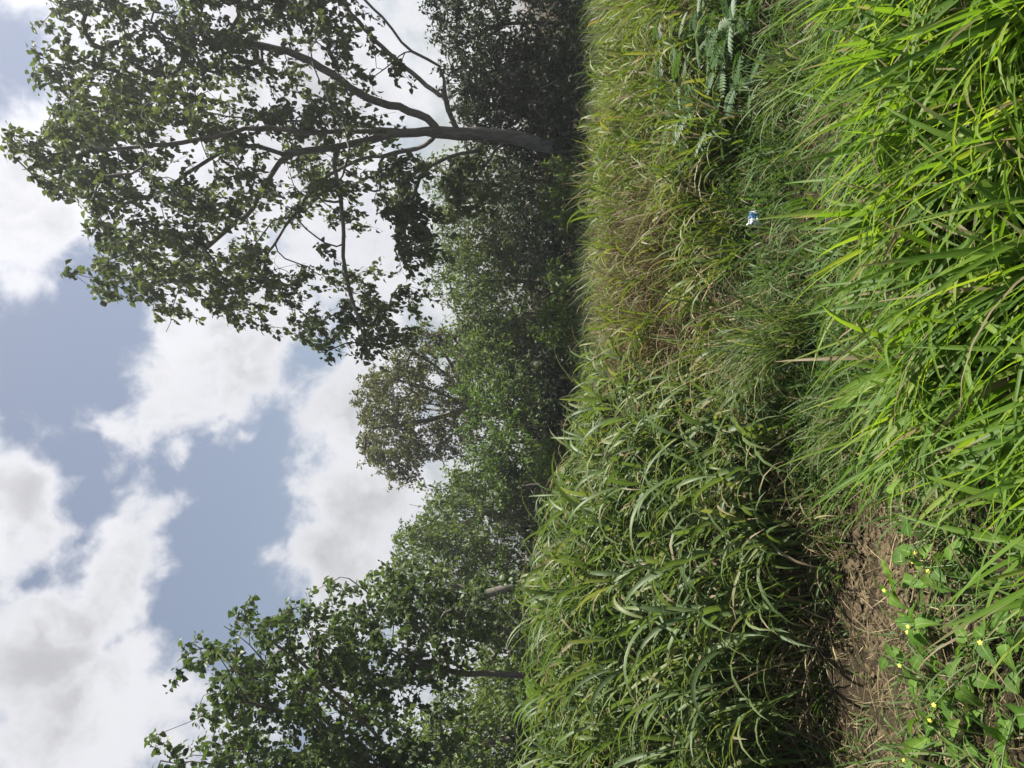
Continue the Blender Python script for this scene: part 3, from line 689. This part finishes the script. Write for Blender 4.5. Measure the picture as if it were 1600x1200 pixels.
# dead brown leaves hanging at the foot of the tall grass
n = 3600; x = RNG.uniform(-4, .6, n); y = foot(x)+np.abs(RNG.normal(0, .55, n))-.12
part = blades(np.stack([x, y, height(x, y)+RNG.uniform(0, .25, n)*smoothstep(-.1, .5, y-foot(x))], 1), RNG.uniform(0, 2*math.pi, n), RNG.uniform(.5, 1.5, n), RNG.uniform(.2, 1.4, n), RNG.uniform(.12, .45, n), RNG.uniform(.003, .012, n), 5, False)
o = blade_obj('dead_leaves', [part], M['dry_grass'], None, 'stuff'); tag(o, 'dead brown blades at the foot of the tall grass', 'dead grass', kind='stuff')

# crumbs of soil
ico = np.array([(0,0,1),(.9,0,.1),(.3,.85,.1),(-.7,.5,.1),(-.7,-.5,.1),(.3,-.85,.1)]); fc = np.array([(0,1,2),(0,2,3),(0,3,4),(0,4,5),(0,5,1)])
n = 8000; x, y = scatter(n, (-2.4, 2.6), (2.1, 4.6)); kk = 5500; x[:kk] = RNG.normal(-1.0, .5, kk); y[:kk] = RNG.normal(3.15, .32, kk); s = RNG.uniform(.003, .016, n)
s = np.where(RNG.random(n) < .05, s*2.2, s)
rot = RNG.uniform(0, 2*math.pi, n); c_, s_ = np.cos(rot), np.sin(rot)
jit = ico[None]*(1+RNG.normal(0, .25, (n, 6, 1)))
vx = (jit[..., 0]*c_[:, None]-jit[..., 1]*s_[:, None])*s[:, None]+x[:, None]; vy = (jit[..., 0]*s_[:, None]+jit[..., 1]*c_[:, None])*s[:, None]+y[:, None]
vz = jit[..., 2]*s[:, None]*.7+height(x, y)[:, None]-.002
o = mesh_obj('soil_crumbs', raw_mesh('soil_crumbs', np.stack([vx, vy, vz], -1), [(fc[None]+(np.arange(n)*6)[:, None, None]).reshape(-1, 3)], M['clod']), None, 'stuff')
tag(o, 'loose brown soil crumbs on the bare path', 'soil', kind='stuff')

# ------------------------------------------------------------------ single grass clumps one can pick out
PROTO = {}
def blade_proto(kind, k, mat, L, W, tilt, bend, seg=10):
    key = (kind, k)
    if key not in PROTO:
        V, q, a = blades(np.zeros((1, 3)), 0.0, tilt, bend, L, W, seg, True, bpow=1.5, dry=np.array([0.0 if k % 3 else .22]), rnd=np.array([(k*0.37) % 1]), twist=RNG.normal(0, .6))
        PROTO[key] = raw_mesh('blade', V, [q], mat, True, **a)
    return PROTO[key]

def clump(name, label, group, x, y, n_single, n_mass, L, W, mat, kind, spread=.06, lean=.55, tilt=.18, heading=WIND, seg=9):
    b = gbase(x, y, -.01); root = empty(name, tuple(b), label, 'grass clump', group)
    for i in range(n_single):
        k = int(RNG.integers(0, 12))
        me = blade_proto(kind, k, mat, L*(0.8+.05*(k % 5)), W*(.85+.1*(k % 4)), tilt*(.5+.16*(k % 7)), .35+.17*(k % 9), 10)
        o = bpy.data.objects.new('blade', me); COL.objects.link(o); o.parent = root
        a = heading+RNG.normal(0, .9) if RNG.random() < lean else RNG.uniform(0, 2*math.pi)
        rx, ry = RNG.normal(0, spread, 2)
        o.location = (rx, ry, float(height(x+rx, y+ry))-b[2]-.01); o.rotation_euler = (RNG.normal(0, .08), RNG.normal(0, .08), a)
        s = RNG.uniform(.75, 1.15); o.scale = (s, s, s)
    N = n_mass
    rx, ry = RNG.normal(0, spread, (2, N)); bx, by = x+rx, y+ry
    a = np.where(RNG.random(N) < lean, heading+RNG.normal(0, .9, N), RNG.uniform(0, 2*math.pi, N))
    p = blades(np.stack([bx, by, height(bx, by)-.01], 1), a, np.abs(RNG.normal(tilt, .15, N)), RNG.uniform(.4, 2.3, N), L*RNG.uniform(.4, 1.2, N), W*RNG.uniform(.28, 1.0, N), seg, True,
               dry=np.where(RNG.random(N) < .15, RNG.uniform(.08, 1.2, N)**1.5, 0), bpow=1.5, twist=RNG.normal(0, .5, N))
    blade_obj('blade_mass', [p], mat, root, 'stuff')
    return root

NG = 'bright grass clumps in the foreground'
NEAR_K = 1.1
near = [(0.02,2.42,.60,'bright green grass clump whose tips reach farthest left over the soil'),(0.30,2.25,.66,'bright grass clump in the foreground beside the leftmost leaning one'),
 (0.62,2.50,.62,'bright grass clump in the middle of the foreground'),(0.95,2.40,.62,'bright foreground grass clump right of the middle one'),(1.28,2.55,.60,'bright foreground grass clump near the right edge'),
 (1.62,2.65,.62,'bright foreground grass clump at the right edge'),(0.78,2.00,.62,'tall bright grass clump at the bottom edge, middle'),(0.38,1.85,.62,'tall bright grass clump at the bottom edge, left of the middle'),
 (1.10,2.02,.62,'tall bright grass clump at the bottom edge, right of the middle'),(1.45,2.15,.60,'tall bright grass clump in the bottom right corner'),(-0.05,1.98,.50,'bright grass clump standing behind the yellow-flowered weeds'),
 (-0.35,1.75,.42,'low bright grass clump among the yellow-flowered weeds'),(0.05,1.55,.55,'bright grass clump cut off by the bottom edge'),(-1.15,1.90,.26,'low grass clump in the bottom left corner')]
for x, y, L, lab in near: clump('grass_clump', lab, NG, x, y, 30, 150, L*NEAR_K, .031, M['near_grass'], 'near', .085, .8, .26)
clump('grass_tussock', 'dark green fine-bladed tussock fanning out at the foot of the bank', None, .30, 4.05, 26, 240, .78, .011, M['tall_grass'], 'tussock', .07, .5, .25)
clump('grass_tussock', 'bright tuft standing up on the crest against the dark wood', None, .62, 6.9, 18, 60, .50, .014, M['near_grass'], 'crest', .05, .2, .2)
clump('grass_tussock', 'long fine bright tuft at the right end of the crest', None, 3.55, 6.7, 14, 150, .55, .010, M['near_grass'], 'crestr', .12, .4, .2)
clump('grass_tussock', 'green tussock in front of the grey-green weeds at right', None, 1.75, 4.15, 20, 120, .45, .013, M['tall_grass'], 'tus2', .07, .4, .3)
clump('grass_tussock', 'leaning green tussock at the edge of the soil, left of the fine-bladed one', None, -.15, 3.45, 16, 90, .45, .011, M['tall_grass'], 'tus3', .06, .7, .35)

# single arching stalks at the front of the tall grass
TG = 'single stalks at the front of the tall grass'
for i, (x, y, h) in enumerate([(-1.9,3.95,.95),(-1.55,3.98,.85),(-1.2,4.05,.9),(-.85,4.1,.8),(-.5,4.2,.7),(-2.2,4.3,1.0),(-1.7,4.5,1.0),(-1.0,4.6,.9),(-.6,4.8,.8),(-.2,4.6,.6),(-2.0,5.0,1.05),(-1.3,5.1,1.0),(-.8,5.3,.9),(-2.6,5.2,1.05),(-.3,5.2,.65)]):
    b = gbase(x, y, -.02)
    r = empty('grass_stalk', tuple(b), 'arching broad-bladed grass stalk at the front of the left bank', 'grass stalk', TG)
    lx, ly = RNG.normal(-.08, .08), RNG.normal(-.10, .06); tt = np.linspace(0, 1, 6)
    pts = b+np.stack([lx*h*tt**1.6, ly*h*tt**1.6, h*tt], 1)
    V, q = tube(pts, np.linspace(.005, .0022, 6), 6); mesh_obj('stalk', raw_mesh('stalk', V, [q], M['stem'], True), r)
    for j in range(8):
        t = .2+.8*j/7; s = b+np.array([lx*h*t**1.6, ly*h*t**1.6, h*t])
        a = WIND+RNG.normal(.5, 1.2)
        blade_obj('leaf', [blades(np.array([s]), np.array([a]), RNG.uniform(.2, .5), RNG.uniform(1.1, 2.2), RNG.uniform(.36, .62), RNG.uniform(.026, .038), 10, True, dry=np.array([0 if RNG.random() < .75 else .25]), bpow=1.3)], M['tall_grass'], r)

# ------------------------------------------------------------------ weeds
def leaf_mesh(name, outline, mat, rnd, fold=.18, cup=.25, wave=0.0):
    """outline: list of (t, half width) along a unit leaf pointing +x"""
    k = len(outline); V = []; 
    for t, hw in outline:
        z = -cup*t*t; y0 = wave*3*t*t; wv = wave*math.sin(t*17)
        V += [(t, y0-hw, z+fold*hw+wv), (t, y0, z), (t, y0+hw, z+fold*hw-wv)]
    i = np.arange(k*3).reshape(k, 3)
    q = np.stack([i[:-1, :-1], i[1:, :-1], i[1:, 1:], i[:-1, 1:]], -1).reshape(-1, 4)
    return raw_mesh(name, V, [q], mat, True, rnd=np.full(k*3, rnd), across=np.tile([-1, 0, 1], k))
TRI = [(0, .02), (.05, .17), (.11, .27), (.20, .33), (.25, .31), (.34, .32), (.39, .285), (.48, .28), (.53, .235), (.62, .22), (.67, .17), (.76, .15), (.81, .10), (.9, .07), (1, .005)]
OVAL = [(0, .02), (.12, .15), (.3, .23), (.55, .25), (.8, .18), (.94, .08), (1, .02)]
tri_l = [leaf_mesh('leaf', TRI, M['weed'], r_, f_, c_, w_) for r_, f_, c_, w_ in ((.05, .2, .15, .02), (.3, .5, .4, -.03), (.5, .1, .5, .03), (.75, .35, .7, -.02), (.95, .6, .2, .04), (.6, .3, -.2, .03))]
oval_l = [leaf_mesh('leaf', OVAL, M['creeper'], r_, .2, .12) for r_ in (.1, .4, .7, .95)]
pet = leaf_mesh('petal', [(0, .08), (.4, .3), (.8, .32), (1, .1)], M['flower'], .5, .1, .2)

def place(name, me, parent, loc, heading, pitch, scale, roll=0.0):
    o = bpy.data.objects.new(name, me); COL.objects.link(o); o.parent = parent
    o.matrix_local = Matrix.Translation(loc) @ Matrix.Rotation(heading, 4, 'Z') @ Matrix.Rotation(-pitch, 4, 'Y') @ Matrix.Rotation(roll, 4, 'X') @ Matrix.Scale(scale, 4)
    return o

def weed(x, y, hgt, n_l, label, flowers):
    b = gbase(x, y, -.01); r = empty('flowering_weed', tuple(b), label, 'weed', 'yellow-flowered weeds in the foreground')
    lean = RNG.normal(0, .12, 2); tt = np.linspace(0, 1, 5)
    sp = np.stack([lean[0]*tt**2, lean[1]*tt**2, hgt*tt], 1)
    V, q = tube(sp, np.linspace(.004, .002, 5), 6)
    o = bpy.data.objects.new('stem', raw_mesh('stem', V, [q], M['stem'], True)); COL.objects.link(o); o.parent = r
    for i in range(n_l):
        t = .15+.85*i/(n_l-1); p = Vector((lean[0]*t*t, lean[1]*t*t, hgt*t)); a = i*2.4+RNG.normal(0, .3)
        ln = .035*(1.3-t); e = p+Vector((math.cos(a)*ln, math.sin(a)*ln, ln*.6))
        V, q = tube(np.array([p, (p+e)/2, e]), [.0015]*3, 4)
        po = bpy.data.objects.new('leaf_stalk', raw_mesh('leaf_stalk', V, [q], M['stem'], True)); COL.objects.link(po); po.parent = r
        place('leaf', tri_l[int(RNG.integers(6))], r, e, a+RNG.normal(0, .2), RNG.normal(.05, .3), RNG.uniform(.075, .115)*(1.15-.4*t), RNG.normal(0, .3))
    for k in range((flowers+1)//2):
        t = .75+.25*RNG.random(); c = Vector((lean[0]*t*t+RNG.normal(0, .02), lean[1]*t*t+RNG.normal(0, .02), hgt*t+.02))
        fo = bpy.data.objects.new('flower', pet); COL.objects.link(fo); fo.parent = r; fo.location = c; fo.scale = (.0085,)*3; fo.rotation_euler = (.6, 0, RNG.uniform(-.4, .4))
        for j in range(1, 5):
            p2 = bpy.data.objects.new('petal', pet); COL.objects.link(p2); p2.parent = fo; p2.rotation_euler = (0, 0, j*2*math.pi/5)
for x, y, hh, nl, lab, fl in [(-.78,3.02,.14,8,'yellow-green toothed weed at the edge of the bare soil, nearest to the bank',1),(-.92,2.82,.17,11,'bushy toothed weed with yellow blooms beside the bare soil',3),
   (-.72,2.72,.14,9,'toothed weed with pale yellow blooms beside the bright grass',3),(-1.12,2.76,.15,10,'low toothed weed left of the bushy one',2),(-1.22,2.55,.15,10,'toothed weed near the bottom left corner',2),
   (-.60,2.48,.15,9,'toothed weed under the bright grass blades',1),(-.95,2.50,.16,10,'toothed weed in the middle of the weed patch',2),(-.45,2.80,.12,7,'small toothed weed under the leaning clump',0),
   (-1.0,2.30,.15,9,'toothed weed at the bottom edge, left',1),(-.75,2.25,.15,9,'toothed weed at the bottom edge beside the low grass clump',1),(-1.35,2.85,.12,8,'toothed weed farthest left on the soil',1)]:
    weed(x, y, hh, nl, lab, fl)

# creeping plants with paired oval leaflets by the path
for x, y, lab in [(.80,3.55,'creeping plant with paired oval leaflets near the straw, nearest the camera'),(.62,3.75,'creeping oval-leaved plant left of the straw'),(.95,3.72,'creeping oval-leaved plant in the middle of its patch'),
                  (.72,3.95,'creeping oval-leaved plant below the blue litter'),(.50,3.50,'creeping oval-leaved plant beside the fine-bladed tussock'),(1.02,3.50,'creeping oval-leaved plant at the edge of the bright grass')]:
    b = gbase(x, y, 0); r = empty('creeping_plant', tuple(b), lab, 'creeper', 'oval-leaved creepers by the path')
    for s in range(3):
        a0 = RNG.uniform(0, 2*math.pi); ln = RNG.uniform(.12, .2); hgt = RNG.uniform(.03, .07)
        tt = np.linspace(0, 1, 5); sp = np.stack([math.cos(a0)*ln*tt, math.sin(a0)*ln*tt, hgt*np.sin(tt*2.2)+.01], 1)
        V, q = tube(sp, [.0016]*5, 4); o = bpy.data.objects.new('stem', raw_mesh('stem', V, [q], M['stem'], True)); COL.objects.link(o); o.parent = r
        for t in (.35, .6, .85):
            p = Vector((math.cos(a0)*ln*t, math.sin(a0)*ln*t, hgt*math.sin(t*2.2)+.012))
            for sg in (-1, 1):
                place('leaf', oval_l[int(RNG.integers(4))], r, p, a0+sg*RNG.uniform(1.0, 1.6), RNG.normal(.25, .2), RNG.uniform(.045, .065), RNG.normal(0, .2))

# grey-green pinnate weeds on the right slope
def frond_mesh(k):
    n = 9; Vs, Fs, rn, o = [], [], [], 0
    t = np.linspace(.15, 1, n)
    pts = np.stack([t, 0*t, -.35*t**2], 1)
    bs = np.repeat(pts, 2, 0); sg = np.tile([1, -1], n)
    d = np.stack([np.full(2*n, .55), sg*1.0, np.full(2*n, -.15)], 1)
    V, fs, r_ = leaves(bs, d, np.tile([[0, 0, 1.0]], (2*n, 1)), np.repeat(.34*np.sin(np.clip(t*2.6+.25, 0, 3.0))+.10, 2), .12, np.clip(.2*k+RNG.random(2*n)*.4, 0, 1), .15, .15, True)
    tv, tq = tube(np.stack([np.linspace(0, 1, 6), np.zeros(6), -.35*np.linspace(0, 1, 6)**2], 1), np.linspace(.012, .005, 6), 4)
    return raw_mesh('frond', np.concatenate([V, tv]), [*fs, tq+len(V)], M['blue_weed'], False, rnd=np.concatenate([r_, np.full(len(tv), .9)]))
FR = [frond_mesh(k) for k in range(4)]
for x, y, hh, lab in [(2.15,5.30,.38,'grey-green pinnate-leaved weed with a bright frond, top of its patch'),(2.40,5.15,.32,'grey-green pinnate weed toward the right edge'),(1.90,5.20,.34,'grey-green pinnate weed left of the bright frond'),
                      (2.05,4.85,.30,'grey-green pinnate weed low in the patch'),(1.70,4.95,.28,'grey-green pinnate weed nearest the blue litter'),(2.55,5.50,.34,'grey-green pinnate weed behind the others at right'),(2.30,4.70,.26,'grey-green pinnate weed above the shaded path'),
                      (2.35,5.75,.34,'pinnate weed highest up the right slope'),(2.0,5.6,.32,'pinnate weed high on the slope, left of the highest one'),(1.65,5.35,.28,'pinnate weed among yellow-green grass, leftmost of the patch'),(2.75,5.1,.32,'pinnate weed close to the right edge, low'),
                      (2.75,5.95,.32,'pinnate weed close to the right edge, high'),(2.2,5.0,.3,'pinnate weed in the dark middle of its patch'),(1.85,4.6,.24,'small pinnate weed nearest the path')]:
    b = gbase(x, y, -.01); r = empty('pinnate_weed', tuple(b), lab, 'weed', 'grey-green weeds on the right slope')
    V, q = tube(np.array([[0, 0, 0], [.01, 0, hh*.5], [0, -.02, hh]]), [.006, .005, .003], 6); o = bpy.data.objects.new('stem', raw_mesh('stem', V, [q], M['stem'], True)); COL.objects.link(o); o.parent = r
    for i in range(11):
        t = .2+.8*i/10
        place('frond', FR[i % 4], r, (0, -.02*t, hh*t), i*2.4+RNG.normal(0, .3), RNG.uniform(.05, .7), RNG.uniform(.13, .21), RNG.normal(0, .35))

# ------------------------------------------------------------------ dry sticks on the soil
for i, (x, y, a, ln, lab) in enumerate([(-.92,3.03,2.5,.34,'pale forked dry stalk lying across the bare soil'),(-.60,2.85,1.9,.30,'dry straw stalk lying on soil beside the bright grass'),(-.45,3.05,.2,.40,'long thin dry stalk on the soil near the leaning tussock'),
     (-1.3,2.75,.5,.28,'short dry stalk at the lower left of the soil'),(-.75,3.2,2.9,.26,'broken dry stalk at the foot of the tall grass'),(-1.5,2.55,2.2,.30,'thin dry stalk near the left edge'),(.9,3.35,.4,.22,'dry stalk in the straw by the creepers')]):
    b = gbase(x, y, .015); r = empty('dry_stalk', tuple(b), lab, 'dry stalk', 'dry stalks on the soil')
    tt = np.linspace(-.5, .5, 7); bend = .10*RNG.normal()
    sp = np.stack([np.cos(a)*ln*tt-np.sin(a)*ln*bend*tt**2*4, np.sin(a)*ln*tt+np.cos(a)*ln*bend*tt**2*4, .008*np.abs(tt)*2+.004*RNG.random(7)], 1)
    V, q = tube(sp, np.linspace(.0042, .0022, 7), 6); o = bpy.data.objects.new('stalk', raw_mesh('stalk', V, [q], M['dry_stem'], True)); COL.objects.link(o); o.parent = r
    s0 = sp[2]; a2 = a+.22; s1 = s0+np.array([math.cos(a2), math.sin(a2), .03])*ln*.55
    V, q = tube(np.array([s0, (s0+s1)/2+np.array([0, 0, .006]), s1]), [.0028, .0022, .0014], 5); o = bpy.data.objects.new('side_shoot', raw_mesh('side_shoot', V, [q], M['dry_stem'], True)); COL.objects.link(o); o.parent = r

# ------------------------------------------------------------------ crumpled blue and white plastic litter
lx, ly = 1.04, 4.60
b = gbase(lx, ly, .10); lit = empty('plastic_wrapper', tuple(b), 'small crumpled blue and white plastic wrapper lying in the grass', 'litter')
def film(name, w_, h_, off, mat, seed):
    k = 15; u = np.linspace(-.5, .5, k); U, Vv = np.meshgrid(u, u); pts = []
    for a_, c_ in zip(U.ravel(), Vv.ravel()):
        p = Vector((a_*w_, 0.02*abs(c_), c_*h_)); q_ = Vector((a_*5+seed, c_*5, seed*2.0))
        d = mnoise.noise_vector(q_)*.016+mnoise.noise_vector(q_*2.6)*.008
        pts.append(p+d+Vector(off))
    i = np.arange(k*k).reshape(k, k); q = np.stack([i[:-1, :-1], i[:-1, 1:], i[1:, 1:], i[1:, :-1]], -1).reshape(-1, 4)
    o = bpy.data.objects.new(name, raw_mesh(name, [tuple(p) for p in pts], [q], mat)); COL.objects.link(o); o.parent = lit
    o.rotation_euler = (-.35, .2, .1); return o
film('white_film', .085, .06, (0, .012, .02), M['white_film'], 1.3)
film('blue_panel', .036, .04, (0, -.03, .026), M['blue_film'], 4.1)

# ------------------------------------------------------------------ thin haze volume, added to stand in for lens veil
hm, ht, ho = new_mat('haze')
pv = ht.add('ShaderNodeVolumePrincipled'); pv.inputs['Color'].default_value = (0.93, 0.96, 1.0, 1); pv.inputs['Density'].default_value = 0.0014; pv.inputs['Anisotropy'].default_value = 0.45
ht.l.new(pv.outputs[0], ho.inputs['Volume'])
x0, x1, y0, y1, z0, z1 = -310, 310, -110, 410, -5.0, 15.0
hv = [(x, y, z) for x in (x0, x1) for y in (y0, y1) for z in (z0, z1)]
hz = mesh_obj('haze', raw_mesh('haze', hv, [np.array([(0, 1, 3, 2), (4, 6, 7, 5), (0, 4, 5, 1), (2, 3, 7, 6), (0, 2, 6, 4), (1, 5, 7, 3)])], hm)); hz['kind'] = 'stuff'
